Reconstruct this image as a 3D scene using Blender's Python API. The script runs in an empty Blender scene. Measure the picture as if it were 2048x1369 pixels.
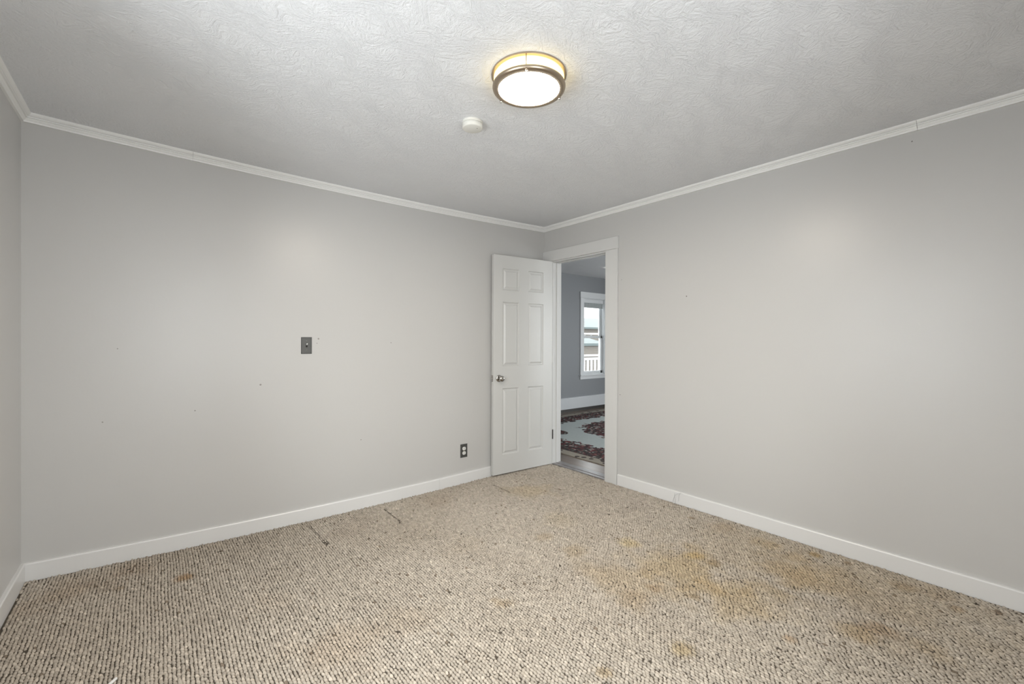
import bpy, bmesh, math, random
import numpy as np
from mathutils import Vector, Matrix

scene = bpy.context.scene
COL = scene.collection
R = math.radians

# ------------------------------------------------------------------ camera
FPX, YAW, PITCH, ROLL = 885.29, 38.976, -0.180, 0.197
CAM = Vector((-3.0784, -3.2896, 1.22))
cd = bpy.data.cameras.new('camera')
cd.sensor_width = 36.0
cd.sensor_fit = 'HORIZONTAL'
cd.lens = FPX * 36.0 / 2048.0
cd.clip_start = 0.02
cam = bpy.data.objects.new('camera', cd)
COL.objects.link(cam)
y_, p_, r_ = R(YAW), R(PITCH), R(ROLL)
F = Vector((math.sin(y_) * math.cos(p_), math.cos(y_) * math.cos(p_), math.sin(p_)))
Rt = Vector((math.cos(y_), -math.sin(y_), 0))
Up = Rt.cross(F)
R2 = math.cos(r_) * Rt + math.sin(r_) * Up
U2 = -math.sin(r_) * Rt + math.cos(r_) * Up
cam.matrix_world = Matrix(((R2.x, U2.x, -F.x, CAM.x), (R2.y, U2.y, -F.y, CAM.y), (R2.z, U2.z, -F.z, CAM.z), (0, 0, 0, 1)))
scene.camera = cam

# ------------------------------------------------------------------ world, exposure
scene.view_settings.view_transform = 'Standard'
scene.view_settings.look = 'None'
scene.view_settings.gamma = 1.0
scene.view_settings.use_curve_mapping = False
scene.view_settings.exposure = 0.96
world = bpy.data.worlds.new('overcast_sky')
scene.world = world
world.use_nodes = True
wbg = world.node_tree.nodes['Background']
wbg.inputs['Color'].default_value = (0.955, 0.98, 1.0, 1)       # bright overcast winter sky
wbg.inputs['Strength'].default_value = 6.5
wnt = world.node_tree
wtc = wnt.nodes.new('ShaderNodeTexCoord')
wsx = wnt.nodes.new('ShaderNodeSeparateXYZ')
wrp = wnt.nodes.new('ShaderNodeValToRGB')
wrp.color_ramp.elements[0].position = 0.47
wrp.color_ramp.elements[0].color = (0.80, 0.81, 0.825, 1)          # distant snow below the horizon
wrp.color_ramp.elements[1].position = 0.50
wrp.color_ramp.elements[1].color = (0.955, 0.98, 1.0, 1)
wmr = wnt.nodes.new('ShaderNodeMapRange')
wmr.inputs['From Min'].default_value = -1
wnt.links.new(wtc.outputs['Generated'], wsx.inputs[0])
wnt.links.new(wsx.outputs['Z'], wmr.inputs['Value'])
wnt.links.new(wmr.outputs[0], wrp.inputs[0])
wnt.links.new(wrp.outputs[0], wbg.inputs['Color'])


def portal(name, loc, rot, sx, sy):
    l = bpy.data.lights.new(name, 'AREA')
    l.shape = 'RECTANGLE'
    l.size = sx
    l.size_y = sy
    l.cycles.is_portal = True
    o = bpy.data.objects.new(name, l)
    o.location = loc
    o.rotation_euler = rot
    COL.objects.link(o)


# window openings of the two rooms:  (axis coordinate range, z range)
WEST_WIN = (-2.90, -1.55, 0.55, 2.05)      # y0 y1 z0 z1 in wall x=-3.6
SOUTH_WIN = (-3.25, -1.95, 0.55, 2.05)     # x0 x1 in wall y=-3.85
FAR_WIN = (2.82, 3.386, 0.62, 1.98)        # x0 x1 in wall y=2
EAST_WIN = (-2.9, -0.6, 0.45, 2.05)        # y0 y1 in wall x=5.5; unseen, added to light the next room
portal('daylight_portal', (-3.78, -2.225, 1.30), (0, R(-90), 0), 1.5, 1.35)
portal('daylight_portal', (-2.60, -4.03, 1.30), (R(90), 0, 0), 1.30, 1.50)
portal('daylight_portal', (2.1, -4.03, 1.30), (R(90), 0, 0), 1.8, 1.6)
portal('daylight_portal', (3.1, 2.2, 1.30), (R(-90), 0, 0), 0.57, 1.36)
portal('daylight_portal', (5.68, -1.75, 1.25), (0, R(90), 0), 1.6, 2.3)

SOUTH_FAR_WIN = (1.2, 3.0, 0.50, 2.10)     # x0 x1 in the south wall of the next room; unseen, added to brighten it
# ------------------------------------------------------------------ room constants
L = 3.599            # room width along x: 0 .. -L
SOUTH = -3.85
ZC = 2.3612          # ceiling height at the side walls
CSAG = -0.0318       # sag of the old ceiling at mid span
FDIP = -0.0373       # dip of the old floor at mid span


def bow(x):
    s = min(max(-x / 3.65, 0.0), 1.0)
    return 4 * s * (1 - s)


def floor_z(x):
    return FDIP * bow(x)


def ceil_z(x):
    return ZC + CSAG * bow(x)


# ------------------------------------------------------------------ node helpers
class NT:
    def __init__(self, name, rough=0.5, spec=0.5, metal=0.0, color=(0.8, 0.8, 0.8)):
        self.m = bpy.data.materials.new(name)
        self.m.use_nodes = True
        self.t = self.m.node_tree
        self.b = self.t.nodes['Principled BSDF']
        self.b.inputs['Base Color'].default_value = (*color, 1)
        self.b.inputs['Roughness'].default_value = rough
        self.b.inputs['Metallic'].default_value = metal
        self.b.inputs['Specular IOR Level'].default_value = spec

    def n(self, kind, **kw):
        nd = self.t.nodes.new(kind)
        for k, v in kw.items():
            if k.startswith('_'):
                nd.inputs[k[1:].replace('_', ' ')].default_value = v
            else:
                setattr(nd, k, v)
        return nd

    def l(self, a, b):
        self.t.links.new(a, b)

    def math(self, op, a, b=None, c=None, clamp=False):
        nd = self.t.nodes.new('ShaderNodeMath')
        nd.operation = op
        nd.use_clamp = clamp
        for i, v in enumerate((a, b, c)):
            if v is None:
                continue
            if isinstance(v, (int, float)):
                nd.inputs[i].default_value = v
            else:
                self.l(v, nd.inputs[i])
        return nd.outputs[0]

    def mix(self, fac, a, b):
        nd = self.t.nodes.new('ShaderNodeMix')
        nd.data_type = 'RGBA'
        for i, v in ((0, fac), (6, a), (7, b)):
            if isinstance(v, (int, float)):
                nd.inputs[i].default_value = v
            elif isinstance(v, tuple):
                nd.inputs[i].default_value = (*v, 1)
            else:
                self.l(v, nd.inputs[i])
        return nd.outputs[2]

    def pos(self):
        return self.n('ShaderNodeNewGeometry').outputs['Position']

    def noise(self, vec, scale, detail=3, rough=0.5, dist=0.0, out='Fac'):
        nd = self.n('ShaderNodeTexNoise')
        nd.inputs['Scale'].default_value = scale
        nd.inputs['Detail'].default_value = detail
        nd.inputs['Roughness'].default_value = rough
        nd.inputs['Distortion'].default_value = dist
        if vec is not None:
            self.l(vec, nd.inputs['Vector'])
        return nd.outputs[out]

    def ramp(self, fac, stops):
        nd = self.n('ShaderNodeValToRGB')
        cr = nd.color_ramp
        while len(cr.elements) < len(stops):
            cr.elements.new(0.5)
        for e, (p, c) in zip(cr.elements, stops):
            e.position = p
            e.color = (*c, 1) if isinstance(c, tuple) else (c, c, c, 1)
        self.l(fac, nd.inputs[0])
        return nd.outputs[0]

    def scale(self, vec, s):
        nd = self.n('ShaderNodeVectorMath', operation='MULTIPLY')
        self.l(vec, nd.inputs[0])
        nd.inputs[1].default_value = s
        return nd.outputs[0]

    def bump(self, h, strength, dist):
        nd = self.n('ShaderNodeBump')
        nd.inputs['Strength'].default_value = strength
        nd.inputs['Distance'].default_value = dist
        self.l(h, nd.inputs['Height'])
        self.l(nd.outputs[0], self.b.inputs['Normal'])

    def col(self, c):
        self.l(c, self.b.inputs['Base Color'])


def paint(name, color, rough=0.45, bumpy=0.10, spec=0.5, marks=None, mark_col=(0.12, 0.11, 0.10)):
    t = NT(name, rough, spec, color=color)
    p = t.pos()
    n1 = t.noise(p, 60, 2)
    n2 = t.noise(p, 2.5, 3)
    c = t.mix(t.math('MULTIPLY', n2, 0.10), color, tuple(v * 0.93 for v in color))
    if marks:
        tot = None
        for (mx, my, mz, r) in marks:
            d = t.n('ShaderNodeVectorMath', operation='DISTANCE')
            t.l(p, d.inputs[0])
            d.inputs[1].default_value = (mx, my, mz)
            v = t.math('LESS_THAN', d.outputs['Value'], r)
            tot = v if tot is None else t.math('MAXIMUM', tot, v)
        c = t.mix(tot, c, mark_col)
    t.col(c)
    t.bump(n1, bumpy, 0.002)
    return t.m


MARKS_N = [(-2.29 + 0.15, 0, 1.22, 0.004), (-1.16, 0, 1.235, 0.0045)]


def spot(px, py, ax, val):
    d = F + (px - 1024) / FPX * R2 - (py - 684.5) / FPX * U2
    t = (val - CAM[ax]) / d[ax]
    return CAM + d * t


# marks on the walls (nail holes, scuffs, filler) given by where they sit on the wall plane
nm = [(*spot(x, y, 1, 0), r) for x, y, r in ((205, 845, .0035), (521, 770, .006), (637, 678, .006), (634, 687, .0035), (782, 686, .004),
                                             (390, 822, .004), (722, 880, .004), (118, 1118, .004), (235, 698, .003))]
em = [(*spot(x, y, 0, 0), r) for x, y, r in ((1824, 283, .0035), (1373, 593, .005), (1240, 790, .004), (1243, 560, .003))]
M = {}
WALLC = (0.575, 0.565, 0.548)
M['wall_n'] = paint('grey_wall_paint_north', WALLC, 0.34, marks=[m for m in nm], mark_col=(0.30, 0.28, 0.26))
M['wall_e'] = paint('grey_wall_paint_east', WALLC, 0.34, marks=[m for m in em], mark_col=(0.22, 0.2, 0.19))
M['wall'] = paint('grey_wall_paint', WALLC, 0.34)
M['wall_far'] = paint('slate_wall_paint', (0.29, 0.303, 0.317), 0.5)
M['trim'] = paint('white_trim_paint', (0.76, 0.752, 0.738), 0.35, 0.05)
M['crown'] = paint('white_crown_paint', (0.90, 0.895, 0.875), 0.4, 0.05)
M['casing'] = paint('shade_toned_casing_paint', (0.66, 0.655, 0.64), 0.35, 0.05)  # trim paint toned down, the dimmer door corner put into its colour
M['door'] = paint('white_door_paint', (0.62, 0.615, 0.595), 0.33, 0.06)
M['sash'] = paint('white_sash', (0.80, 0.82, 0.83), 0.35, 0.02)
M['heater'] = paint('white_heater_enamel', (0.70, 0.72, 0.74), 0.3, 0.02)

# ceiling: swirled skip-trowel plaster
t = NT('textured_ceiling_plaster', 0.85, 0.2, color=(0.74, 0.74, 0.735))
p = t.pos()
w = t.noise(p, 5, 2, out='Color')
add = t.n('ShaderNodeVectorMath', operation='MULTIPLY_ADD')
t.l(w, add.inputs[0])
add.inputs[1].default_value = (0.35, 0.35, 0.0)
t.l(p, add.inputs[2])
st = t.scale(add.outputs[0], (1.0, 3.2, 1.0))
a = t.noise(st, 26, 5, 0.62, 0.6)
b = t.noise(p, 95, 3, 0.6)
h = t.math('ADD', t.math('MULTIPLY', a, 1.0), t.math('MULTIPLY', b, 0.45))
t.bump(h, 0.62, 0.012)
c = t.mix(t.noise(p, 1.6, 4), (0.84, 0.85, 0.868), (0.80, 0.81, 0.825))
t.col(c)
M['ceiling'] = t.m

t = NT('carpet_backing', 0.95, 0.1, color=(0.10, 0.085, 0.068))
M['backing'] = t.m

# carpet yarn: colour attribute per loop, stains included
t = NT('berber_yarn', 0.9, 0.12)
at = t.n('ShaderNodeAttribute', attribute_name='yarn')
nz = t.noise(t.pos(), 420, 2)
t.col(t.mix(t.math('MULTIPLY', nz, 0.30), at.outputs['Color'], (0.30, 0.25, 0.19)))
t.bump(t.noise(t.pos(), 650, 2), 0.35, 0.0015)
M['yarn'] = t.m

t = NT('brushed_bronze', 0.34, 0.5, 1.0, (0.46, 0.38, 0.29))
M['bronze'] = t.m
t = NT('satin_nickel', 0.22, 0.5, 1.0, (0.46, 0.44, 0.41))
M['nickel'] = t.m
t = NT('dark_hinge_metal', 0.4, 0.5, 0.9, (0.10, 0.095, 0.09))
M['hinge'] = t.m
t = NT('pewter_plate', 0.38, 0.5, 0.75, (0.13, 0.13, 0.125))
M['pewter'] = t.m
t = NT('dark_plate', 0.5, 0.4, 0.3, (0.085, 0.085, 0.08))
M['darkplate'] = t.m
t = NT('white_plastic', 0.35, 0.5, 0, (0.80, 0.79, 0.76))
M['plastic'] = t.m
t = NT('warm_white_plastic', 0.4, 0.5, 0, (0.76, 0.75, 0.70))
M['detector'] = t.m
t = NT('black_slot', 0.8, 0.1, 0, (0.03, 0.03, 0.03))
M['slot'] = t.m


def emit(name, color, strength, base=(0.9, 0.88, 0.82)):
    t = NT(name, 0.4, 0.4, color=base)
    t.b.inputs['Emission Color'].default_value = (*color, 1)
    t.b.inputs['Emission Strength'].default_value = strength
    return t.m


M['diffuser'] = emit('lit_frosted_diffuser', (1.0, 0.90, 0.78), 82.0)
M['sideglass'] = emit('lit_side_glass', (1.0, 0.74, 0.27), 1.2, (0.55, 0.52, 0.42))
M['far_lamp'] = emit('lit_far_lamp', (1.0, 0.97, 0.92), 1.2)

# glass pane
gm = bpy.data.materials.new('window_glass')
gm.use_nodes = True
gt = gm.node_tree
gt.nodes.clear()
go = gt.nodes.new('ShaderNodeOutputMaterial')
gmx = gt.nodes.new('ShaderNodeMixShader')
gtr = gt.nodes.new('ShaderNodeBsdfTransparent')
ggl = gt.nodes.new('ShaderNodeBsdfGlossy')
gtr.inputs['Color'].default_value = (0.80, 0.81, 0.81, 1)
ggl.inputs['Roughness'].default_value = 0.02
gfr = gt.nodes.new('ShaderNodeLayerWeight')
gfr.inputs['Blend'].default_value = 0.12
gt.links.new(gfr.outputs['Fresnel'], gmx.inputs[0])
gt.links.new(gtr.outputs[0], gmx.inputs[1])
gt.links.new(ggl.outputs[0], gmx.inputs[2])
gt.links.new(gmx.outputs[0], go.inputs[0])
M['glass'] = gm
gs = gm.copy()                       # far pane, tinted darker to dim the overbright view outside
gs.name = 'dimmed_glass'
for nd_ in gs.node_tree.nodes:
    if nd_.type == 'BSDF_TRANSPARENT':
        nd_.inputs['Color'].default_value = (0.58, 0.59, 0.59, 1)
M['dim_pane'] = gs

# worn wood floor of the next room
t = NT('worn_brown_wood_floor', 0.30, 0.5)
p = t.pos()
br = t.n('ShaderNodeTexBrick', offset=0.37)
br.inputs['Scale'].default_value = 1.0
br.inputs['Brick Width'].default_value = 1.3
br.inputs['Row Height'].default_value = 0.075
br.inputs['Mortar Size'].default_value = 0.0015
br.inputs['Color1'].default_value = (0.15, 0.105, 0.075, 1)
br.inputs['Color2'].default_value = (0.19, 0.135, 0.10, 1)
br.inputs['Mortar'].default_value = (0.04, 0.03, 0.02, 1)
rot = t.n('ShaderNodeMapping')
rot.inputs['Rotation'].default_value = (0, 0, R(90))
t.l(p, rot.inputs['Vector'])
t.l(rot.outputs[0], br.inputs['Vector'])
g = t.noise(t.scale(p, (14, 1.2, 1)), 6, 4)
t.col(t.mix(t.math('MULTIPLY', g, 0.5), br.outputs[0], (0.30, 0.27, 0.24)))
M['wood'] = t.m

t = NT('grey_worn_threshold', 0.32, 0.5)
g = t.noise(t.scale(t.pos(), (12, 1.5, 1)), 8, 4)
t.col(t.ramp(g, [(0.3, (0.17, 0.155, 0.15)), (0.7, (0.30, 0.285, 0.285))]))
M['threshold'] = t.m

# oriental rug
RX0, RX1, RY0, RY1 = 0.345, 3.35, -2.0, 1.77
t = NT('floral_rug_pile', 0.95, 0.1)
p = t.pos()
sx = t.n('ShaderNodeSeparateXYZ')
t.l(p, sx.inputs[0])
X, Y = sx.outputs[0], sx.outputs[1]
ed = t.math('MINIMUM', t.math('MINIMUM', t.math('SUBTRACT', X, RX0), t.math('SUBTRACT', RX1, X)),
            t.math('MINIMUM', t.math('SUBTRACT', Y, RY0), t.math('SUBTRACT', RY1, Y)))
wob = t.noise(p, 9, 3)
wobs = t.math('MULTIPLY', t.math('SUBTRACT', wob, 0.5), 0.42)
# flowers: voronoi cells in red, maroon, olive, cream
vo = t.n('ShaderNodeTexVoronoi')
vo.inputs['Scale'].default_value = 30
t.l(p, vo.inputs['Vector'])
sp = t.n('ShaderNodeSeparateColor')
t.l(vo.outputs['Color'], sp.inputs[0])
flow = t.ramp(sp.outputs[0], [(0.0, (0.07, 0.045, 0.05)), (0.24, (0.17, 0.06, 0.065)), (0.48, (0.14, 0.14, 0.12)), (0.64, (0.24, 0.11, 0.105)), (0.80, (0.40, 0.385, 0.35))])
flow.node.color_ramp.interpolation = 'CONSTANT'
edge = t.math('GREATER_THAN', vo.outputs['Distance'], 0.55)
flow = t.mix(edge, flow, (0.07, 0.06, 0.06))
bord = t.math('LESS_THAN', t.math('ADD', ed, wobs), 0.47)
# medallion
dx = t.math('DIVIDE', t.math('SUBTRACT', X, 2.05), 0.72)
dy = t.math('DIVIDE', t.math('SUBTRACT', Y, 0.42), 0.62)
rad = t.math('ADD', t.math('SQRT', t.math('ADD', t.math('MULTIPLY', dx, dx), t.math('MULTIPLY', dy, dy))), t.math('MULTIPLY', wobs, 2.0))
med = t.math('LESS_THAN', rad, 1.0)
dx2 = t.math('DIVIDE', t.math('SUBTRACT', X, 1.08), 0.13)
dy2 = t.math('DIVIDE', t.math('SUBTRACT', Y, 0.98), 0.26)
med2 = t.math('LESS_THAN', t.math('ADD', t.math('ADD', t.math('MULTIPLY', dx2, dx2), t.math('MULTIPLY', dy2, dy2)), wobs), 1.0)
mask = t.math('MAXIMUM', bord, t.math('MAXIMUM', med, med2))
fld = t.mix(t.noise(p, 30, 2), (0.50, 0.55, 0.54), (0.58, 0.63, 0.62))
cc = t.mix(mask, fld, flow)
# outer guard stripe
guard = t.math('LESS_THAN', ed, 0.13)
vg = t.n('ShaderNodeTexVoronoi')
vg.inputs['Scale'].default_value = 11
t.l(p, vg.inputs['Vector'])
gcol = t.mix(t.math('LESS_THAN', vg.outputs['Distance'], 0.33), (0.36, 0.33, 0.28), (0.10, 0.085, 0.08))
cc = t.mix(guard, cc, gcol)
line = t.math('MULTIPLY', t.math('GREATER_THAN', ed, 0.12), t.math('LESS_THAN', ed, 0.135))
cc = t.mix(line, cc, (0.06, 0.045, 0.045))
t.col(cc)
t.bump(t.noise(p, 300, 2), 0.3, 0.003)
M['rug'] = t.m

t = NT('snow', 0.8, 0.2, color=(0.5, 0.52, 0.55))
t.bump(t.noise(t.pos(), 2, 4), 0.3, 0.1)
M['snow'] = t.m
t = NT('beige_siding', 0.7, 0.2, color=(0.155, 0.138, 0.120))
wv = t.n('ShaderNodeTexWave', bands_direction='Z')
wv.inputs['Scale'].default_value = 4
t.l(t.pos(), wv.inputs['Vector'])
t.bump(wv.outputs['Fac'], 0.5, 0.02)
M['siding'] = t.m
t = NT('teal_grey_metal_roof', 0.5, 0.4, color=(0.080, 0.100, 0.098))
t.bump(t.noise(t.pos(), 8, 2), 0.2, 0.02)
M['teal'] = t.m
t = NT('blind_fabric', 0.8, 0.2, color=(0.45, 0.48, 0.48))
t.bump(t.noise(t.scale(t.pos(), (1, 1, 0.2)), 40, 2), 0.3, 0.01)
M['blind'] = t.m
t = NT('deck_boards', 0.7, 0.2, color=(0.42, 0.43, 0.44))
M['deck'] = t.m
t = NT('grey_wire', 0.5, 0.4, color=(0.55, 0.55, 0.54))
M['wire'] = t.m


# ------------------------------------------------------------------ mesh helpers
def link(name, bm, mat, parent=None, smooth=False, bevel=0.0, seg=2):
    me = bpy.data.meshes.new(name)
    bmesh.ops.recalc_face_normals(bm, faces=bm.faces[:])
    bm.to_mesh(me)
    bm.free()
    if mat is not None:
        me.materials.append(mat)
    for f in me.polygons:
        f.use_smooth = smooth
    o = bpy.data.objects.new(name, me)
    COL.objects.link(o)
    if parent is not None:
        o.parent = parent
    if bevel > 0:
        m = o.modifiers.new('bevel', 'BEVEL')
        m.width = bevel
        m.segments = seg
        m.limit_method = 'ANGLE'
        m.angle_limit = R(40)
    return o


def box(bm, a, b):
    x0, y0, z0 = a
    x1, y1, z1 = b
    v = [bm.verts.new(c) for c in ((x0, y0, z0), (x1, y0, z0), (x1, y1, z0), (x0, y1, z0), (x0, y0, z1), (x1, y0, z1), (x1, y1, z1), (x0, y1, z1))]
    for f in ((0, 3, 2, 1), (4, 5, 6, 7), (0, 1, 5, 4), (1, 2, 6, 5), (2, 3, 7, 6), (3, 0, 4, 7)):
        bm.faces.new([v[i] for i in f])
    return v


def bxo(name, a, b, mat, parent=None, bevel=0.0):
    bm = bmesh.new()
    box(bm, a, b)
    return link(name, bm, mat, parent, bevel=bevel)


def lathe(bm, prof, n=48, center=(0, 0, 0), axis='Z'):
    rings = []
    for (r, z) in prof:
        ring = []
        if r < 1e-6:
            P = (0, 0, z)
            ring = [P]
        else:
            for i in range(n):
                a = 2 * math.pi * i / n
                ring.append((r * math.cos(a), r * math.sin(a), z))
        out = []
        for (x, y, zz) in ring:
            if axis == 'Y':       # axis along -Y
                x, y, zz = x, -zz, y
            elif axis == 'X':
                x, y, zz = -zz, x, y
            out.append(bm.verts.new((x + center[0], y + center[1], zz + center[2])))
        rings.append(out)
    for a, b in zip(rings, rings[1:]):
        if len(a) == 1 and len(b) == 1:
            continue
        for i in range(n):
            j = (i + 1) % n
            if len(a) == 1:
                bm.faces.new((a[0], b[i], b[j]))
            elif len(b) == 1:
                bm.faces.new((a[i], a[j], b[0]))
            else:
                bm.faces.new((a[i], a[j], b[j], b[i]))


def sweep(bm, prof, path, cap=True):
    """prof: list of 2D offsets per path node supplied by path function -> rings"""
    rings = [[bm.verts.new(q) for q in ring] for ring in path]
    n = len(rings[0])
    for a, b in zip(rings, rings[1:]):
        for i in range(n):
            j = (i + 1) % n
            bm.faces.new((a[i], a[j], b[j], b[i]))
    if cap:
        bm.faces.new(rings[0])
        bm.faces.new(rings[-1][::-1])


def tube(bm, pts, r, n=8):
    pts = [Vector(q) for q in pts]
    rings = []
    for i, q in enumerate(pts):
        d = (pts[min(i + 1, len(pts) - 1)] - pts[max(i - 1, 0)]).normalized()
        u = d.orthogonal().normalized() if i == 0 else (u - d * u.dot(d)).normalized()
        v = d.cross(u)
        rings.append([q + r * (math.cos(2 * math.pi * k / n) * u + math.sin(2 * math.pi * k / n) * v) for k in range(n)])
    sweep(bm, None, rings)


def tag(o, label=None, cat=None, group=None, kind=None):
    if label:
        o['label'] = label
    if cat:
        o['category'] = cat
    if group:
        o['group'] = group
    if kind:
        o['kind'] = kind
    return o


def struct(o, label=None, cat=None):
    return tag(o, label, cat, kind='structure')


def empty(name, loc, label, cat, rz=0.0, group=None):
    o = bpy.data.objects.new(name, None)
    o.empty_display_size = 0.05
    o.location = loc
    o.rotation_euler = (0, 0, rz)
    COL.objects.link(o)
    return tag(o, label, cat, group)


# ------------------------------------------------------------------ floors and ceilings
def slab(name, x0, x1, y0, y1, ztop, zbot, mat, nx=48):
    bm = bmesh.new()
    top, bot = [], []
    for i in range(nx + 1):
        x = x0 + (x1 - x0) * i / nx
        top.append([bm.verts.new((x, y, ztop(x))) for y in (y0, y1)])
        bot.append([bm.verts.new((x, y, zbot(x))) for y in (y0, y1)])
    for i in range(nx):
        bm.faces.new((top[i][0], top[i + 1][0], top[i + 1][1], top[i][1]))
        bm.faces.new((bot[i][0], bot[i][1], bot[i + 1][1], bot[i + 1][0]))
        for k in (0, 1):
            bm.faces.new((top[i][k], bot[i][k], bot[i + 1][k], top[i + 1][k]))
    for i in (0, nx):
        bm.faces.new((top[i][0], top[i][1], bot[i][1], bot[i][0]))
    return link(name, bm, mat)


fl = slab('floor', -L, 0.0, SOUTH, 0.0, lambda x: floor_z(x) - 0.0065, lambda x: -0.12, M['backing'])
struct(fl, 'dark backing of the old carpeted bedroom floor', 'floor')
ce = slab('ceiling', -L - 0.1, 0.0, SOUTH - 0.1, 0.1, lambda x: 2.55, lambda x: ceil_z(x), M['ceiling'])
struct(ce, 'white swirl-textured plaster ceiling above the empty room', 'ceiling')

# ------------------------------------------------------------------ walls
def wall_with_hole(name, axis, c0, c1, a0, a1, z0, z1, hole, mat):
    """slab between c0..c1 on `axis`, spanning a0..a1 on the other axis, with one rectangular hole"""
    bm = bmesh.new()

    def bx(p0, p1, q0, q1):
        if p1 - p0 < 1e-4 or q1 - q0 < 1e-4:
            return
        if axis == 0:
            box(bm, (c0, p0, q0), (c1, p1, q1))
        else:
            box(bm, (p0, c0, q0), (p1, c1, q1))
    if hole:
        h0, h1, hz0, hz1 = hole
        bx(a0, h0, z0, z1)
        bx(h1, a1, z0, z1)
        bx(h0, h1, z0, hz0)
        bx(h0, h1, hz1, z1)
    else:
        bx(a0, a1, z0, z1)
    return link(name, bm, mat)


struct(wall_with_hole('wall_north', 1, 0.0, 0.12, -L - 0.12, 0.0, -0.12, 2.5, None, M['wall_n']),
       'long grey wall with the light switch and outlet', 'wall')
struct(wall_with_hole('wall_east', 0, 0.0, 0.12, SOUTH - 0.12, 2.12, -0.12, 2.5, (-0.815, -0.112, -0.12, 2.012), M['wall_e']),
       'grey wall with the open doorway at its left end', 'wall')
struct(wall_with_hole('wall_west', 0, -L - 0.12, -L, SOUTH - 0.12, 0.0, -0.12, 2.5, WEST_WIN, M['wall']),
       'narrow strip of grey wall at the left edge', 'wall')
struct(wall_with_hole('wall_south', 1, SOUTH - 0.12, SOUTH, -L, 0.0, -0.12, 2.5, SOUTH_WIN, M['wall']),
       'grey wall with a window behind the viewer', 'wall')

# baseboards (bottom sinks behind the carpet, top follows the uneven floor)
BT, BH = 0.0165, 0.0865


def baseboard(name, along, a0, a1, sign_face, wallc, joints=(), label='', dip=False):
    bm = bmesh.new()
    cuts = [a0] + sorted(joints) + [a1]
    for s0, s1 in zip(cuts, cuts[1:]):
        s0g, s1g = s0 + (0.0007 if s0 != a0 else 0), s1 - (0.0007 if s1 != a1 else 0)
        n = max(2, int((s1g - s0g) / 0.1))
        rings = []
        for i in range(n + 1):
            a = s0g + (s1g - s0g) * i / n
            dz = floor_z(a) if dip else 0
            pr = [(0, -0.06), (BT, -0.06), (BT, BH - 0.006 + dz), (BT - 0.004, BH + dz), (0, BH + dz)]
            ring = []
            for o_, z in pr:
                c = wallc + sign_face * o_
                ring.append((a, c, z) if along == 0 else (c, a, z))
            rings.append(ring)
        sweep(bm, None, rings)
    o = link(name, bm, M['trim'])
    return struct(o, label, 'baseboard')


jx = spot(879, 975, 1, -BT).x
baseboard('baseboard_north', 0, -L, 0.0, -1, 0.0, (jx,), 'low white baseboard under the light switch wall', dip=True)
baseboard('baseboard_east', 1, SOUTH, -0.931, -1, 0.0, (), 'low white baseboard running right from the doorway')
baseboard('baseboard_west', 1, SOUTH, -BT - 0.001, 1, -L, (), 'short white baseboard at the left edge')

# crown moulding
CP = [(0, 0.0005), (0.040, 0.0005), (0.040, -0.0055), (0.0365, -0.0105), (0.0300, -0.0150), (0.0280, -0.0160), (0.0225, -0.0165), (0.0225, -0.0190), (0.0275, -0.0200), (0.0280, -0.0225),
      (0.0265, -0.0245), (0.0190, -0.0250), (0.0185, -0.0275), (0.0210, -0.0285), (0.0165, -0.0335), (0.0120, -0.0375), (0.0110, -0.0440), (0, -0.0440)]


def crown(name, along, a0, a1, sign, wallc, label, joints=(), m0=0, m1=0):
    bm = bmesh.new()
    cuts = [a0] + sorted(joints) + [a1]
    for s0, s1 in zip(cuts, cuts[1:]):
        g0, g1 = (0.0006 if s0 != a0 else 0), (0.0006 if s1 != a1 else 0)
        n = max(2, int((s1 - s0) / 0.1))
        rings = []
        for i in range(n + 1):
            f = i / n
            ring = []
            for o_, z in CP:
                b0 = s0 + g0 + (m0 * o_ if s0 == a0 else 0)      # mitred ends
                b1 = s1 - g1 - (m1 * o_ if s1 == a1 else 0)
                a = b0 + (b1 - b0) * f
                c = wallc + sign * o_
                x = a if along == 0 else c
                zz = ceil_z(x) if along == 0 else ceil_z(wallc)
                if z > 0:
                    zz = ceil_z(x)
                ring.append((a, c, zz + z) if along == 0 else (c, a, zz + z))
            rings.append(ring)
        sweep(bm, None, rings)
    return struct(link(name, bm, M['crown']), label, 'crown moulding')


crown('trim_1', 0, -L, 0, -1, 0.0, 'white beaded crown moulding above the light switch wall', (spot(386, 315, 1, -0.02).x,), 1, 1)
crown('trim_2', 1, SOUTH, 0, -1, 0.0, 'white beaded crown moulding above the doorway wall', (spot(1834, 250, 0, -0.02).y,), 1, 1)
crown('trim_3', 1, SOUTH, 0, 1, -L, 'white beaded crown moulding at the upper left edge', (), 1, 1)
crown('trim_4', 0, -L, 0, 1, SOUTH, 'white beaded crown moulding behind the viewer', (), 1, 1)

# ------------------------------------------------------------------ door frame and casing
bm = bmesh.new()
box(bm, (0.0, -0.125, -0.05), (0.12, -0.112, 2.012))           # hinge jamb
box(bm, (0.0, -0.815, -0.05), (0.12, -0.802, 2.012))           # strike jamb
box(bm, (0.0, -0.802, 1.998), (0.12, -0.125, 2.012))           # head jamb
box(bm, (0.050, -0.136, -0.05), (0.085, -0.125, 1.992))        # stops
box(bm, (0.050, -0.802, -0.05), (0.085, -0.791, 1.992))
box(bm, (0.050, -0.802, 1.992), (0.085, -0.125, 1.998))
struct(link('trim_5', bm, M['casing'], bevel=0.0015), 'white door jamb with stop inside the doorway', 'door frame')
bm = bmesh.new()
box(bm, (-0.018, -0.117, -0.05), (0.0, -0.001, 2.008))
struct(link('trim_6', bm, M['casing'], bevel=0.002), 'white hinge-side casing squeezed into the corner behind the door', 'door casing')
bm = bmesh.new()
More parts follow.
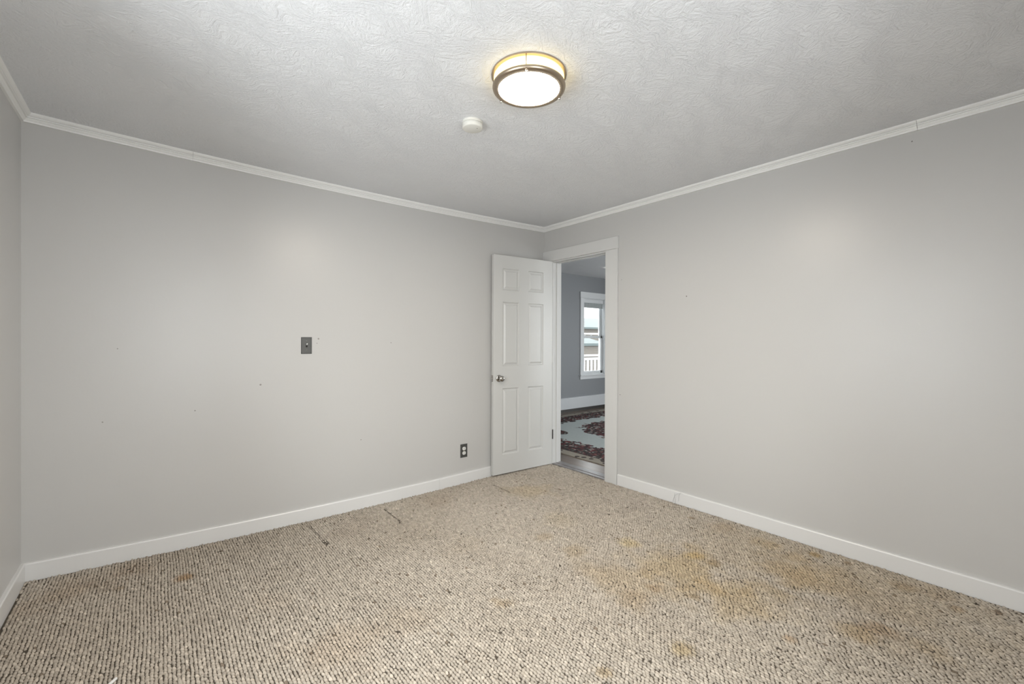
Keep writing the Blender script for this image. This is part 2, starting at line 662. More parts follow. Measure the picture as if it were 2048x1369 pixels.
box(bm, (-0.018, -0.926, -0.05), (0.0, -0.797, 2.008))
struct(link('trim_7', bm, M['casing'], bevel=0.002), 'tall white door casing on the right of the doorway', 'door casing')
bm = bmesh.new()
box(bm, (-0.021, -0.931, 2.0085), (0.0, -0.001, 2.112))
struct(link('trim_8', bm, M['casing'], bevel=0.002), 'white head casing board across the top of the doorway', 'door casing')
for yy0, yy1, z0, z1, nme, lb in ((-0.107, 0.0, 0.0, 2.005, 'trim_9', 'white casing on the far side of the doorway, left'),
                                  (-0.926, -0.82, 0.0, 2.005, 'trim_10', 'white casing on the far side of the doorway, right'),
                                  (-0.93, 0.005, 2.008, 2.11, 'trim_11', 'white head casing on the far side of the doorway')):
    struct(bxo(nme, (0.12, yy0, z0), (0.138, yy1, z1), M['trim'], bevel=0.002), lb, 'door casing')

# threshold
bm = bmesh.new()
box(bm, (0.0, -0.802, -0.06), (0.042, -0.125, 0.002))
struct(link('trim_12', bm, M['threshold'], bevel=0.003), 'worn grey wooden threshold strip at the carpet edge', 'threshold')
struct(bxo('trim_13', (0.050, -0.802, -0.06), (0.12, -0.125, 0.004), M['threshold'], bevel=0.002), 'worn grey wooden sill board inside the doorway', 'threshold')

# ------------------------------------------------------------------ six-panel door
DA = Vector((-0.687, -0.068, 0))        # free edge, front face
DB = Vector((-0.012, -0.1345, 0))       # hinge edge, front face
DW = (DB - DA).length
DT = 0.035
# local frame: +u from free edge to hinge, +v away from the room viewer (into the gap), z up
du = (DB - DA).normalized()
dv = Vector((-du.y, du.x, 0))
DZ0, DZ1 = 0.004, 2.004


def door_mesh():
    bm = bmesh.new()
    cols = [0.0, 0.098, 0.280, 0.384, 0.566, DW]
    rows = [0.0, 0.170, 0.780, 0.985, 1.575, 1.686, 1.884, DZ1]
    tilt = lambda u, z: z if z > 0.01 else DZ0 - 0.011 * (1 - u / DW)
    V = {}

    def vert(u, v, z):
        k = (round(u, 5), round(v, 5), round(z, 5))
        if k not in V:
            V[k] = bm.verts.new((u, v, tilt(u, z)))
        return V[k]

    def quad(a, b, c, d):
        bm.faces.new([vert(*q) for q in (a, b, c, d)])

    steps = [(0.0, 0.0), (0.003, 0.0045), (0.007, 0.0105), (0.013, 0.0108), (0.017, 0.0095), (0.032, 0.0020), (0.034, 0.0030)]
    for side in (0, 1):
        for i in range(5):
            for j in range(7):
                u0, u1, z0, z1 = cols[i], cols[i + 1], rows[j], rows[j + 1]
                vv = lambda dep: dep if side == 0 else DT - dep
                if i in (1, 3) and j in (1, 3, 5):
                    for (o0, d0), (o1, d1) in zip(steps, steps[1:]):
                        a = [(u0 + o0, vv(d0), z0 + o0), (u1 - o0, vv(d0), z0 + o0), (u1 - o0, vv(d0), z1 - o0), (u0 + o0, vv(d0), z1 - o0)]
                        b = [(u0 + o1, vv(d1), z0 + o1), (u1 - o1, vv(d1), z0 + o1), (u1 - o1, vv(d1), z1 - o1), (u0 + o1, vv(d1), z1 - o1)]
                        for k in range(4):
                            m = (k + 1) % 4
                            quad(a[k], a[m], b[m], b[k])
                    quad(*b)
                else:
                    quad((u0, vv(0), z0), (u1, vv(0), z0), (u1, vv(0), z1), (u0, vv(0), z1))
    for i in range(5):
        for z in (rows[0], rows[-1]):
            quad((cols[i], 0, z), (cols[i + 1], 0, z), (cols[i + 1], DT, z), (cols[i], DT, z))
    for j in range(7):
        for u in (cols[0], cols[-1]):
            quad((u, 0, rows[j]), (u, 0, rows[j + 1]), (u, DT, rows[j + 1]), (u, DT, rows[j]))
    return bm


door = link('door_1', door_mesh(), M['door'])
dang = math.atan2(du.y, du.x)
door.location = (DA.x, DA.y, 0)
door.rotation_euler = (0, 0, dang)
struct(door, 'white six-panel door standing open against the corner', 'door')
# knob (axis along local -v)
KU, KZ = 0.060, 0.874
bm = bmesh.new()
lathe(bm, [(0, -0.0005), (0.0325, -0.0005), (0.0325, 0.003), (0.0295, 0.0075), (0.020, 0.010), (0.0, 0.010)], 40, (KU, 0, KZ), 'Y')
ros = link('knob_rosette', bm, M['nickel'], door, smooth=True)
bm = bmesh.new()
lathe(bm, [(0.0, 0.008), (0.0115, 0.009), (0.0105, 0.022), (0.0125, 0.028), (0.021, 0.034), (0.0265, 0.043), (0.0268, 0.050), (0.0225, 0.060), (0.011, 0.0645), (0.0, 0.065)], 40, (KU, 0, KZ), 'Y')
link('door_knob', bm, M['nickel'], door, smooth=True)
bm = bmesh.new()
lathe(bm, [(0, -0.0005), (0.0325, -0.0005), (0.0325, 0.003), (0.0295, 0.0075), (0.0, 0.0095)], 32, (0, 0, 0), 'Y')
bmesh.ops.rotate(bm, verts=bm.verts, matrix=Matrix.Rotation(math.pi, 3, 'Z'))
bmesh.ops.translate(bm, verts=bm.verts, vec=(KU, DT, KZ))
link('knob_rosette', bm, M['nickel'], door, smooth=True)
lp = bxo('latch_plate', (-0.0022, 0.005, KZ - 0.029), (0.0002, 0.030, KZ + 0.029), M['nickel'], door, 0.0008)
bm = bmesh.new()
box(bm, (-0.011, 0.0115, KZ - 0.008), (-0.0021, 0.0235, KZ + 0.008))
link('latch_bolt', bm, M['nickel'], lp, bevel=0.002)
for hz in (0.295, 1.05, 1.80):
    bm = bmesh.new()
    lathe(bm, [(0, -0.045), (0.0055, -0.045), (0.0055, 0.045), (0, 0.045)], 14, (DW + 0.0065, -0.002, hz))
    lathe(bm, [(0, -0.049), (0.004, -0.048), (0.004, -0.045), (0, -0.045)], 14, (DW + 0.0065, -0.002, hz))
    box(bm, (DW - 0.0005, 0.0, hz - 0.044), (DW + 0.0012, 0.028, hz + 0.044))
    h_ = link('hinge', bm, M['hinge'] if hz < 1 else M['trim'], door, smooth=False)
    if hz < 1:
        h_['label'] = 'dark metal hinge'

# ------------------------------------------------------------------ light switch
sw = empty('light_switch', (-2.254, 0.0, 1.181), 'pewter toggle switch plate on the long grey wall', 'light switch')


def plate_mesh(w, h, d):
    bm = bmesh.new()
    rings = []
    for (ins, y) in ((0, 0.0), (0, -d * 0.35), (0.0035, -d), (0.0075, -d), (0.0085, -d * 0.82)):
        rings.append([bm.verts.new((sx_ * (w / 2 - ins), y, sz * (h / 2 - ins))) for sx_, sz in ((-1, -1), (1, -1), (1, 1), (-1, 1))])
    for a, b in zip(rings, rings[1:]):
        for k in range(4):
            m = (k + 1) % 4
            bm.faces.new((a[k], a[m], b[m], b[k]))
    bm.faces.new(rings[-1])
    bm.faces.new(rings[0][::-1])
    return bm


link('switch_plate', plate_mesh(0.070, 0.116, 0.006), M['pewter'], sw)
bxo('toggle_slot', (-0.0055, -0.0062, -0.0125), (0.0055, -0.0045, 0.0125), M['slot'], sw)
bm = bmesh.new()
v = box(bm, (-0.004, -0.020, 0.001), (0.004, -0.003, 0.010))
for q in v:
    if q.co.y < -0.015:
        q.co.z += 0.006
        q.co.x *= 0.8
link('toggle', bm, M['plastic'], sw, bevel=0.001)
for sz in (-0.030, 0.030):
    bm = bmesh.new()
    lathe(bm, [(0, 0.0045), (0.0032, 0.0048), (0.0028, 0.0062), (0, 0.0066)], 16, (0, 0, sz), 'Y')
    link('screw', bm, M['nickel'], sw, smooth=True)


# ------------------------------------------------------------------ outlets
def outlet(loc, label, plate_mat):
    e = empty('wall_outlet', loc, label, 'outlet')
    link('outlet_plate', plate_mesh(0.072, 0.118, 0.005), plate_mat, e)
    for sz in (-0.0195, 0.0195):
        bm = bmesh.new()
        n = 28
        ring = []
        for k in range(n):
            a = 2 * math.pi * k / n
            ring.append((0.0172 * math.cos(a), max(-0.0143, min(0.0143, 0.0172 * math.sin(a)))))
        sweep(bm, None, [[(x, yv, z + sz) for x, z in ring] for yv in (-0.003, -0.0075)])
        s = link('socket', bm, M['plastic'], e, bevel=0.0008)
        bm = bmesh.new()
        box(bm, (-0.0073, -0.0079, sz - 0.001), (-0.0053, -0.0074, sz + 0.0075))
        box(bm, (0.0053, -0.0079, sz), (0.0073, -0.0074, sz + 0.0068))
        lathe(bm, [(0, 0.0074), (0.0024, 0.0074), (0.0024, 0.0079), (0, 0.0079)], 12, (0, 0, sz - 0.0062), 'Y')
        link('slots', bm, M['slot'], s)
    bm = bmesh.new()
    lathe(bm, [(0, 0.0040), (0.003, 0.0042), (0.0026, 0.0056), (0, 0.006)], 16, (0, 0, 0), 'Y')
    link('screw', bm, M['nickel'], e, smooth=True)
    return e


outlet((-0.9585, 0.0, 0.250), 'dark outlet plate with two white sockets near the open door', M['darkplate'])
outlet((2.222, 2.0, 0.40), 'dark outlet plate on the far slate wall seen past the jamb', M['darkplate'])

# ------------------------------------------------------------------ ceiling light
LX, LY = -1.860, -1.890
LZ = ceil_z(LX)
cl = empty('ceiling_light', (LX, LY, LZ), 'round lit flush-mount ceiling light with bronze rings', 'ceiling light')
bm = bmesh.new()
lathe(bm, [(0.0, 0.001), (0.156, 0.001), (0.157, -0.003), (0.156, -0.007), (0.150, -0.0075), (0.0, -0.0075)], 96)
link('canopy', bm, M['bronze'], cl, smooth=False)
bm = bmesh.new()
lathe(bm, [(0.1435, -0.0078), (0.1465, -0.012), (0.1465, -0.050), (0.142, -0.052), (0.1385, -0.048), (0.1385, -0.0078)], 96)
link('side_glass', bm, M['sideglass'], cl, smooth=True)
bm = bmesh.new()
lathe(bm, [(0.1475, -0.046), (0.1515, -0.047), (0.1525, -0.051), (0.1505, -0.058), (0.146, -0.061), (0.1285, -0.0625), (0.1268, -0.060), (0.1268, -0.055), (0.142, -0.054), (0.1475, -0.046)], 96)
link('lower_ring', bm, M['bronze'], cl, smooth=True)
bm = bmesh.new()
lathe(bm, [(0.128, -0.0545), (0.128, -0.0585), (0.115, -0.0605), (0.08, -0.0625), (0.04, -0.0635), (0.0, -0.064)], 96)
link('diffuser', bm, M['diffuser'], cl, smooth=True)
# three posts: one toward the viewer, two at the far side
back = math.atan2(CAM.y - LY, CAM.x - LX)
for k in range(3):
    a = back + R(-4) + k * R(120)
    cx_, cy_ = 0.1525 * math.cos(a), 0.1525 * math.sin(a)
    bm = bmesh.new()
    tube(bm, [(cx_, cy_, -0.005), (cx_, cy_, -0.046)], 0.0016, 10)
    lathe(bm, [(0, -0.058), (0.0045, -0.059), (0.0052, -0.063), (0.0045, -0.067), (0, -0.069)], 14, (0.1475 * math.cos(a), 0.1475 * math.sin(a), 0))
    link('clip_post', bm, M['bronze'] if k == 0 else M['nickel'], cl, smooth=True)

# ------------------------------------------------------------------ smoke detector
SX, SY = -1.822, -1.412
sd = empty('smoke_detector', (SX, SY, ceil_z(SX)), 'small round white smoke detector on the textured ceiling', 'smoke detector')
bm = bmesh.new()
lathe(bm, [(0, 0.001), (0.051, 0.001), (0.052, -0.002), (0.052, -0.010), (0.0505, -0.0115), (0, -0.0115)], 64)
link('mounting_base', bm, M['detector'], sd, smooth=False)
bm = bmesh.new()
lathe(bm, [(0.0, -0.0118), (0.0495, -0.0118), (0.0515, -0.014), (0.0515, -0.030), (0.0495, -0.0345), (0.046, -0.036), (0.0, -0.037)], 64)
cov = link('cover', bm, M['detector'], sd, smooth=True)
bm = bmesh.new()
lathe(bm, [(0, -0.0365), (0.0016, -0.0367), (0.0014, -0.0385), (0, -0.0388)], 12, (0.012, -0.024, 0))
link('indicator_dot', bm, M['slot'], cov)

# ------------------------------------------------------------------ carpet: berber loops
rng = np.random.default_rng(7)
PU, PV = 0.0131, 0.0180          # row spacing along x, loop pitch along y
nx = int(L / PU)
ny = int(-SOUTH / PV)
ii, jj = np.meshgrid(np.arange(nx), np.arange(ny), indexing='ij')
stag = np.cumsum(rng.uniform(0.25, 0.75, nx))[:, None] % 1.0 + 0 * jj
gx = -L + (ii + 0.5) * PU
gy = -0.002 - (jj + 0.5 + stag * 0.9) * PV
gx = gx.ravel()
gy = gy.ravel()
# rows wander a little
gx = gx + 0.0022 * np.sin(gy * 9 + gx * 3) + rng.normal(0, 0.0009, gx.size)
gy = gy + 0.004 * np.sin(gx * 5.0 + 1.0) + rng.normal(0, 0.0012, gy.size)
keep = (gx > -L + BT + 0.004) & (gx < -0.004) & (gy > SOUTH + 0.01) & (gy < -BT - 0.003)
keep &= ~((gx > -0.021) & (gy < -0.80))           # under the right-hand casing and baseboard
keep &= ~((gx > -0.021) & (gy > -0.12))
keep &= rng.random(gx.size) > 0.0015               # missing / sunken loops leave dark flecks


def carpet_pt(px, py):
    q = spot(px, py, 2, -0.02)
    return q.x, q.y


def near_seg(a, b, w):
    ax, ay = carpet_pt(*a)
    bx_, by_ = carpet_pt(*b)
    d = np.array([bx_ - ax, by_ - ay])
    ln = np.hypot(*d)
    d /= ln
    s = np.clip((gx - ax) * d[0] + (gy - ay) * d[1], 0, ln)
    return np.hypot(gx - ax - s * d[0], gy - ay - s * d[1]) < w


low = np.zeros(gx.size)
for a, b, w in (((984, 967), (1018, 983), 0.008), ((768, 1013), (802, 1040), 0.010), ((618, 1048), (655, 1084), 0.010)):
    low = np.maximum(low, near_seg(a, b, w) * 0.0050)
gx, gy, low = gx[keep], gy[keep], low[keep]
N = gx.size


def vnoise(x, y, s, seed):
    r = np.random.default_rng(seed)
    g = r.random((80, 80))
    X_, Y_ = (x * s) % 79, (y * s) % 79
    i, j = X_.astype(int), Y_.astype(int)
    fx, fy = X_ - i, Y_ - j
    fx, fy = fx * fx * (3 - 2 * fx), fy * fy * (3 - 2 * fy)
    i2, j2 = (i + 1) % 80, (j + 1) % 80
    return (g[i, j] * (1 - fx) * (1 - fy) + g[i2, j] * fx * (1 - fy) + g[i, j2] * (1 - fx) * fy + g[i2, j2] * fx * fy)


base = np.array([0.520, 0.468, 0.402])
col = np.tile(base, (N, 1))
# per-loop fleck of the yarn blend
fl_ = rng.normal(0, 1, N)
col *= (1 + 0.11 * np.clip(fl_, -2, 2))[:, None]
dark = rng.random(N)
col[dark < 0.005] *= np.array([0.42, 0.38, 0.34])
col[dark > 0.93] *= 1.16
# broad soiling
n1 = vnoise(gx + 20, gy + 20, 1.7, 3) * 0.6 + vnoise(gx + 20, gy + 20, 4.3, 4) * 0.4
n3 = vnoise(gx + 33, gy + 17, 11, 8)
col *= 1.07 - np.outer(n1, (0.17, 0.195, 0.225)) - np.outer(n3, (0.06, 0.065, 0.07))
stains = [(1760, 1180, 0.55, 0.40, (0.91, 0.84, 0.72)), (1500, 1110, 0.5, 0.30, (0.92, 0.85, 0.72)),  # px, py, radius(m), strength, tint multiplier
    (1260, 1085, 0.11, 0.75, (1.10, 1.02, 0.78)), (1390, 1110, 0.10, 0.75, (0.98, 0.87, 0.62)), (1365, 1130, 0.34, 0.6, (0.93, 0.83, 0.62)),
    (1240, 1150, 0.28, 0.5, (0.91, 0.82, 0.66)), (1480, 1190, 0.28, 0.55, (0.92, 0.82, 0.62)), (1600, 1150, 0.26, 0.55, (0.92, 0.82, 0.64)),
    (1430, 1125, 0.06, 0.85, (0.72, 0.66, 0.56)), (1395, 1190, 0.05, 0.85, (0.74, 0.68, 0.58)), (1310, 1172, 0.06, 0.7, (0.80, 0.73, 0.65)),
    (1090, 1070, 0.08, 0.6, (0.85, 0.79, 0.70)), (1150, 1100, 0.12, 0.6, (0.85, 0.79, 0.68)), (1120, 1035, 0.16, 0.4, (0.92, 0.88, 0.76)),
    (1385, 1040, 0.035, 0.9, (0.62, 0.56, 0.48)), (1010, 1200, 0.08, 0.6, (0.86, 0.78, 0.66)), (990, 1192, 0.05, 0.6, (0.80, 0.73, 0.62)),
    (1365, 1290, 0.06, 0.75, (0.86, 0.78, 0.60)), (1210, 1335, 0.045, 0.75, (0.80, 0.72, 0.58)), (1270, 1195, 0.13, 0.45, (0.90, 0.83, 0.73)),
    (372, 1153, 0.045, 0.85, (0.80, 0.62, 0.45)), (240, 1178, 0.03, 0.75, (0.75, 0.70, 0.62)), (1630, 1115, 0.05, 0.8, (0.78, 0.68, 0.48)),
    (1695, 1132, 0.03, 0.85, (0.66, 0.58, 0.48)), (1760, 1253, 0.07, 0.7, (0.78, 0.68, 0.57)), (1720, 1262, 0.09, 0.55, (0.90, 0.78, 0.58)),
    (1580, 1272, 0.05, 0.6, (0.88, 0.73, 0.58)), (2000, 1232, 0.02, 0.9, (0.45, 0.40, 0.36)), (1915, 1223, 0.04, 0.6, (0.80, 0.70, 0.58)),
    (1810, 1180, 0.07, 0.6, (0.80, 0.73, 0.62)), (1850, 1290, 0.10, 0.4, (0.92, 0.84, 0.70)), (670, 1290, 0.22, 0.35, (0.94, 0.85, 0.76)),
    (820, 1230, 0.18, 0.35, (0.90, 0.83, 0.75)), (130, 1190, 0.22, 0.5, (0.82, 0.74, 0.66)), (260, 1140, 0.16, 0.4, (0.84, 0.76, 0.68)),
    (880, 1000, 0.18, 0.45, (0.84, 0.79, 0.75)), (930, 1080, 0.20, 0.3, (0.90, 0.86, 0.80)), (700, 1050, 0.20, 0.35, (0.86, 0.82, 0.80)),
    (1270, 1010, 0.20, 0.4, (0.92, 0.90, 0.92)), (1060, 980, 0.25, 0.45, (1.0, 0.92, 0.74)), (1450, 1060, 0.15, 0.4, (0.88, 0.80, 0.70)),
    (1545, 1095, 0.12, 0.5, (0.86, 0.76, 0.58)), (1890, 1200, 0.12, 0.35, (0.88, 0.80, 0.70)), (560, 1200, 0.15, 0.25, (0.92, 0.84, 0.76))]
for k, (px, py, rad_, st_, mul) in enumerate(stains):
    cx_, cy_ = carpet_pt(px, py)
    d = np.hypot(gx - cx_, gy - cy_) / rad_
    d = d * (0.70 + 0.75 * vnoise(gx + 30 + k, gy + 30, 9, 11) * (0.6 + 0.8 * vnoise(gx + 11, gy + 9, 26, 12)) * 1.6)
    wgt = np.clip(1.25 - d, 0, 1)
    wgt = np.minimum(wgt * wgt * (3 - 2 * wgt) * st_ * 1.3, 1.0)
    col *= 1 + wgt[:, None] * (np.array(mul) - 1)
# loops get darker towards the skirting
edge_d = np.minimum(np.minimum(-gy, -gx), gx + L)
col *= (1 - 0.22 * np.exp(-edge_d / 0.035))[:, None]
col = np.clip(col, 0.01, 0.9)

# loop shape: low dome, 7 sides, 3 rings + top
ns = 9
prof = [(1.0, -0.9), (0.99, -0.15), (0.86, 0.40), (0.60, 0.76), (0.28, 0.95)]
tv = []
for r0, z0 in prof:
    for k in range(ns):
        a = 2 * math.pi * k / ns
        tv.append((r0 * math.cos(a), r0 * math.sin(a), z0))
tv.append((0, 0, 1.0))
tv = np.array(tv)
nv = len(tv)
faces = []
for q in range(len(prof) - 1):
    for k in range(ns):
        m_ = (k + 1) % ns
        faces.append((q * ns + k, q * ns + m_, (q + 1) * ns + m_, (q + 1) * ns + k))
tris = [((len(prof) - 1) * ns + k, (len(prof) - 1) * ns + (k + 1) % ns, nv - 1) for k in range(ns)]
ang = rng.normal(0.22, 0.15, N)
sxs = 0.0063 * (1 + rng.normal(0, 0.10, N))
sys_ = 0.0093 * (1 + rng.normal(0, 0.12, N))
small = rng.random(N) < 0.05
sys_[small] *= 0.7
sxs[small] *= 0.85
szs = 0.0058 * (1 + rng.normal(0, 0.10, N))
X0 = tv[None, :, 0] * sxs[:, None]
Y0 = tv[None, :, 1] * sys_[:, None]
lean = rng.normal(0, 0.18, N)
lean2 = rng.normal(0.5, 0.3, N)
Z0 = tv[None, :, 2] * szs[:, None]
X0 = X0 + Z0 * lean[:, None]
Y0 = Y0 + Z0 * lean2[:, None]
ca, sa = np.cos(ang)[:, None], np.sin(ang)[:, None]
s_ = np.clip(-gx / 3.65, 0, 1)
zf = FDIP * 4 * s_ * (1 - s_) - 0.0050 - low + rng.normal(0, 0.0011, N)
co = np.empty((N, nv, 3), dtype=np.float32)
co[:, :, 0] = X0 * ca - Y0 * sa + gx[:, None]
co[:, :, 1] = X0 * sa + Y0 * ca + gy[:, None]
co[:, :, 2] = Z0 + zf[:, None]
me = bpy.data.meshes.new('carpet')
fq = np.array(faces, dtype=np.int32)
ft = np.array(tris, dtype=np.int32)
off = (np.arange(N, dtype=np.int32) * nv)
lq = (fq[None] + off[:, None, None]).reshape(N, -1)
lt = (ft[None] + off[:, None, None]).reshape(N, -1)
loops = np.concatenate([lq, lt], axis=1).ravel()
cnt = np.tile(np.array([4] * len(faces) + [3] * len(tris), dtype=np.int32), N)
starts = np.concatenate([[0], np.cumsum(cnt)[:-1]]).astype(np.int32)
me.vertices.add(N * nv)
me.vertices.foreach_set('co', co.ravel())
me.loops.add(len(loops))
me.loops.foreach_set('vertex_index', loops.astype(np.int32))
me.polygons.add(len(cnt))
me.polygons.foreach_set('loop_start', starts)
me.polygons.foreach_set('loop_total', cnt)
me.polygons.foreach_set('use_smooth', np.ones(len(cnt), dtype=bool))
me.update(calc_edges=True)
ca_ = me.color_attributes.new('yarn', 'FLOAT_COLOR', 'POINT')
cc_ = np.ones((N, nv, 4), dtype=np.float32)
cc_[:, :, :3] = col[:, None, :]
ca_.data.foreach_set('color', cc_.ravel())
me.materials.append(M['yarn'])
carpet = bpy.data.objects.new('carpet', me)
COL.objects.link(carpet)
tag(carpet, 'stained beige looped berber carpet covering the whole bedroom floor', 'carpet', kind='stuff')

# ------------------------------------------------------------------ small things in the room
q = spot(228, 1361, 2, -0.012)
bm = bmesh.new()
dirv = Vector((0.60, 0.80, 0))
d0 = Vector((q.x, q.y, 0.004)) - dirv * 0.045
bm2 = [d0 + dirv * s for s in (0, 0.02, 0.045, 0.055)]
tube(bm, bm2, 0.0055, 14)
bmesh.ops.scale(bm, verts=bm.verts, vec=(1, 1, 1))
o = link('plastic_stub', bm, M['plastic'], smooth=True, bevel=0.002)
o.location.z = floor_z(q.x) - 0.001
tag(o, 'small white plastic stub lying on the carpet at the bottom edge', 'stub')

wp = spot(1352, 990, 0, -0.020)
bm = bmesh.new()
yb = wp.y


def wy(px, py):
    s = spot(px, py, 0, -0.0215)
    return (s.x, s.y, s.z)


tube(bm, [wy(1346, 1004), wy(1347, 998), wy(1350, 991), wy(1355, 988.5), wy(1361, 987), wy(1366, 989)], 0.0009, 6)
tube(bm, [wy(1350, 1006), wy(1350.5, 1000), wy(1349, 993), wy(1349, 987)], 0.0008, 6)
tube(bm, [wy(1357, 1003), wy(1357.5, 996), wy(1358, 990), wy(1362, 986.5)], 0.0008, 6)
o = link('loose_wire', bm, M['wire'], smooth=True)
tag(o, 'thin grey loose wires curling over the right-hand baseboard', 'wire')


# ------------------------------------------------------------------ windows
def window(name, axis, face, inward, a0, a1, z0, z1, depth, label, cas=0.085, panes=True, far=False):
    """double-hung window filling a wall hole; face = inner wall surface coordinate, inward = +1/-1 direction into the room"""
    def bx(bm, p0, p1, c0, c1, q0, q1):
        c0, c1 = face + inward * c0, face + inward * c1
        c0, c1 = min(c0, c1), max(c0, c1)
        if axis == 0:
            box(bm, (c0, p0, q0), (c1, p1, q1))
        else:
            box(bm, (p0, c0, q0), (p1, c1, q1))
    bm = bmesh.new()
    e = 0.012
    # jamb liner
    bx(bm, a0, a0 + e, -depth, 0, z0, z1)
    bx(bm, a1 - e, a1, -depth, 0, z0, z1)
    bx(bm, a0, a1, -depth, 0, z1 - e, z1)
    bx(bm, a0, a1, -depth, 0, z0, z0 + e)
    w = link(name, bm, M['sash'], bevel=0.001)
    struct(w, label, 'window')
    bm = bmesh.new()
    bx(bm, a0 - cas, a0 + 0.004, 0, 0.018, z0, z1 - 0.001)
    bx(bm, a1 - 0.004, a1 + cas, 0, 0.018, z0, z1 - 0.001)
    bx(bm, a0 - cas - 0.006, a1 + cas + 0.006, 0, 0.021, z1, z1 + 0.105)
    link('window_casing', bm, M['sash'], w, bevel=0.002)
    bm = bmesh.new()
    bx(bm, a0 - cas - 0.022, a1 + cas + 0.022, 0, 0.05, z0 - 0.020, z0)
    bx(bm, a0 - cas, a1 + cas, 0, 0.016, z0 - 0.080, z0 - 0.020)
    link('window_sill', bm, M['sash'], w, bevel=0.003)
    mid = (z0 + z1) / 2 - 0.01
    for (s0, s1, dd) in ((mid - 0.02, z1 - e, 0.065), (z0 + e, mid + 0.02, 0.035)):
        bm = bmesh.new()
        st_ = 0.042
        bx(bm, a0 + e, a0 + e + st_, -dd - 0.028, -dd, s0, s1)
        bx(bm, a1 - e - st_, a1 - e, -dd - 0.028, -dd, s0, s1)
        bx(bm, a0 + e, a1 - e, -dd - 0.028, -dd, s1 - 0.038, s1)
        bx(bm, a0 + e, a1 - e, -dd - 0.028, -dd, s0, s0 + 0.045)
        sh = link('sash', bm, M['sash'], w, bevel=0.0015)
        bm = bmesh.new()
        bx(bm, a0 + e + st_ - 0.004, a1 - e - st_ + 0.004, -dd - 0.016, -dd - 0.012, s0 + 0.04, s1 - 0.034)
        link('pane', bm, M['dim_pane'] if far else M['glass'], sh)
    return w


window('window_1', 1, SOUTH, 1, *SOUTH_WIN, 0.12, 'white double-hung window behind the viewer')
window('window_4', 0, -L, 1, *WEST_WIN, 0.12, 'white double-hung window left of the viewer')
w3 = window('window_2', 1, 2.0, -1, *FAR_WIN, 0.12, 'white double-hung window in the slate wall beyond the doorway', far=True)
window('added_window_3', 0, 5.5, -1, *EAST_WIN, 0.12, 'white double-hung window added out of view to light the next room')
window('added_window_5', 1, SOUTH, 1, *SOUTH_FAR_WIN, 0.12, 'white double-hung window added out of view to brighten the next room')
for xx in (2.93, 3.09):
    bm = bmesh.new()
    lathe(bm, [(0, 0), (0.016, 0.0), (0.016, 0.008), (0.008, 0.014), (0, 0.014)], 16, (xx, 2.045, 1.309))
    link('sash_lock', bm, M['sash'], w3)
# blind rolled up under the head of the far window
bm = bmesh.new()
box(bm, (2.836, 2.006, 1.900), (3.370, 2.030, 1.966))
rb = link('roller_blind', bm, M['sash'], bevel=0.004)
tag(rb, 'white raised window blind at the top of the far window', 'blind')
bm = bmesh.new()
n = 22
rings = []
for i in range(n + 1):
    x = 2.842 + (3.364 - 2.842) * i / n
    yv = 2.016 + 0.004 * math.sin(i * 1.9)
    rings.append([(x, yv - 0.004, 1.812), (x, yv + 0.004, 1.812), (x, yv + 0.006, 1.899), (x, yv - 0.006, 1.899)])
sweep(bm, None, rings)
o = link('gathered_slats', bm, M['blind'], rb)
o['label'] = 'grey gathered slats'

# ------------------------------------------------------------------ next room shell
o = slab('floor.001', 0.12, 5.5, SOUTH, 2.0, lambda x: 0.0, lambda x: -0.12, M['wood'], 2)
struct(o, 'worn brown wood floor of the room beyond the doorway', 'floor')
o = slab('ceiling.001', 0.12, 5.6, SOUTH - 0.1, 2.1, lambda x: 2.5, lambda x: 2.369, M['ceiling'], 2)
struct(o, 'textured ceiling of the room beyond the doorway', 'ceiling')
struct(wall_with_hole('wall_north.001', 1, 2.0, 2.12, 0.12, 5.62, -0.12, 2.5, FAR_WIN, M['wall_far']), 'slate grey wall with a window beyond the doorway', 'wall')
struct(wall_with_hole('wall_east.001', 0, 5.5, 5.62, SOUTH - 0.12, 2.0, -0.12, 2.5, EAST_WIN, M['wall_far']), 'slate grey side wall of the room beyond the doorway', 'wall')
struct(wall_with_hole('wall_south.001', 1, SOUTH - 0.12, SOUTH, 0.12, 5.5, -0.12, 2.5, SOUTH_FAR_WIN, M['wall_far']), 'slate grey end wall of the room beyond the doorway', 'wall')

# baseboard heater
he = empty('baseboard_heater', (2.9, 1.965, 0.0), 'long low white baseboard heater below the far window', 'heater')
bm = bmesh.new()
x0, x1 = -1.9, 2.2
pr = [(0.033, 0.250), (-0.020, 0.250), (-0.034, 0.232), (-0.034, 0.060), (-0.031, 0.060), (-0.031, 0.230), (-0.018, 0.246), (0.033, 0.246)]
sweep(bm, None, [[(x, yv, z) for yv, z in pr] for x in (x0, x1)])
link('cover', bm, M['heater'], he)
bm = bmesh.new()
box(bm, (x0 + 0.01, -0.022, 0.07), (x1 - 0.01, 0.024, 0.14))
link('fin_element', bm, M['hinge'], he)
bm = bmesh.new()
box(bm, (x0, 0.026, 0.0), (x1, 0.034, 0.246))
link('back_plate', bm, M['hinge'], he)
for xx in (x0 - 0.012, x1):
    bm = bmesh.new()
    box(bm, (xx, -0.036, 0.0), (xx + 0.012, 0.034, 0.252))
    link('end_cap', bm, M['heater'], he)

# rug
bm = bmesh.new()
box(bm, (RX0, RY0, 0.0005), (RX1, RY1, 0.010))
rug = link('area_rug', bm, M['rug'], bevel=0.003)
tag(rug, 'pale floral oriental rug with dark red border beyond the doorway', 'rug')

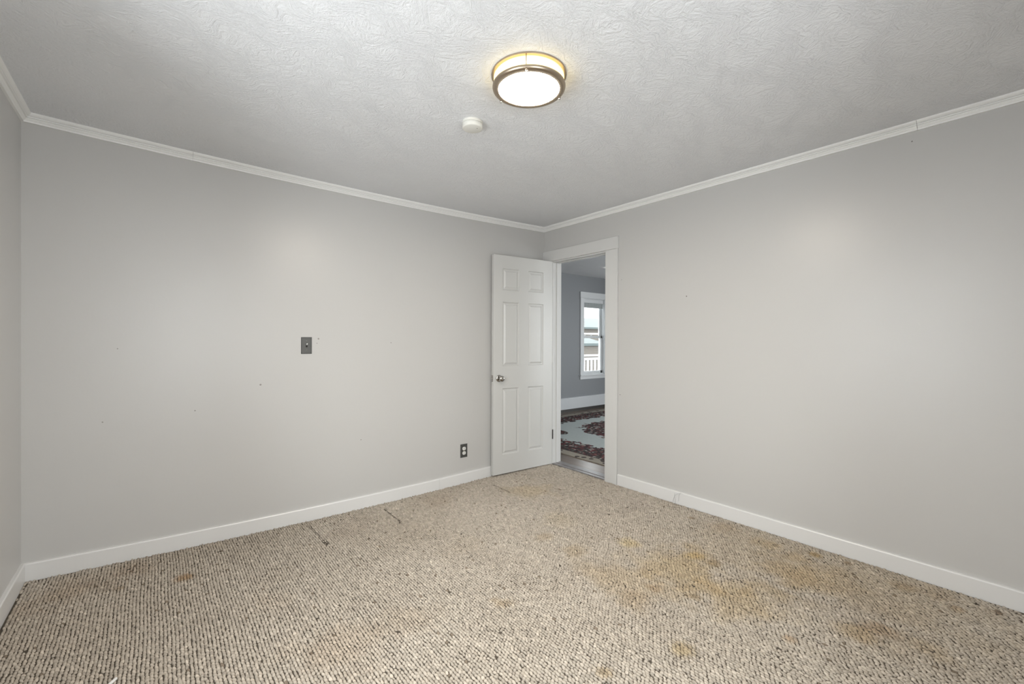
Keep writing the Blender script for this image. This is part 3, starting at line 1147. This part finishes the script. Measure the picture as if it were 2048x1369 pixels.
# small flush lamp in the next room
fx = spot(1212, 538, 2, 2.345)
fl2 = empty('flush_lamp', (fx.x + 0.07, fx.y - 0.05, 2.369), 'small white lamp on the ceiling beyond the doorway', 'ceiling light')
bm = bmesh.new()
lathe(bm, [(0, 0.001), (0.085, 0.001), (0.085, -0.010), (0, -0.010)], 40)
link('canopy', bm, M['pewter'], fl2)
bm = bmesh.new()
lathe(bm, [(0.082, -0.0102), (0.092, -0.014), (0.092, -0.034), (0.075, -0.040), (0, -0.044)], 40)
link('lamp_shade', bm, M['far_lamp'], fl2, smooth=True)

# ------------------------------------------------------------------ outdoors beyond the far window
gr = bxo('ground', (-40, 2.14, -0.95), (60, 60, -0.8), M['snow'])
struct(gr, 'snow-covered ground outside the far window', 'ground')
dk = bxo('deck', (0.5, 2.125, -0.16), (9, 3.60, -0.03), M['deck'])
struct(dk, 'grey deck outside the far window', 'deck')
rl = empty('deck_railing', (4.2, 3.45, -0.03), 'white baluster railing outside the far window', 'railing')
bxo('top_rail', (-2.0, -0.045, 0.90), (3.0, 0.045, 0.935), M['sash'], rl, 0.004)
bxo('sub_rail', (-2.0, -0.02, 0.815), (3.0, 0.02, 0.865), M['sash'], rl, 0.003)
bxo('bottom_rail', (-2.0, -0.02, 0.08), (3.0, 0.02, 0.13), M['sash'], rl, 0.003)
b0 = bxo('baluster', (-1.62, -0.016, 0.128), (-1.588, 0.016, 0.817), M['sash'], rl, 0.002)
for k in range(1, 34):
    c = b0.copy()
    COL.objects.link(c)
    c.parent = rl
    c.location.x = 0.125 * k
for xx in (-2.0, 0.95, 2.9):
    bxo('post', (xx, -0.045, 0.0), (xx + 0.09, 0.045, 1.0), M['sash'], rl, 0.004)


def outhouse(name, loc, w, d, h, roof_h, label, over=0.25):
    e = empty(name, loc, label, 'building')
    bxo('wall', (-w / 2, 0, 0), (w / 2, d, h), M['siding'], e)
    bm = bmesh.new()
    pr = [(-over, h - 0.04), (d / 2, h + roof_h), (d + over, h - 0.04), (d + over, h + 0.06), (d / 2, h + roof_h + 0.10), (-over, h + 0.06)]
    sweep(bm, None, [[(x, yv, z) for yv, z in pr] for x in (-w / 2 - over, w / 2 + over)])
    link('roof', bm, M['teal'], e)
    return e


nb = outhouse('neighbour_house', (17.5, 14.0, -0.8), 12, 6, 2.75, 0.72, 'beige house with pale teal roof seen through the far window')
bxo('trim_board', (-6.02, -0.03, 2.40), (6.02, 0.0, 2.48), M['sash'], nb)
sh = outhouse('garden_shed', (9.6, 8.6, -0.8), 3.4, 2.4, 1.86, 0.28, 'low beige shed behind the white deck railing', 0.12)
bxo('vent', (-0.62, -0.02, 1.25), (-0.52, 0.0, 1.42), M['hinge'], sh)
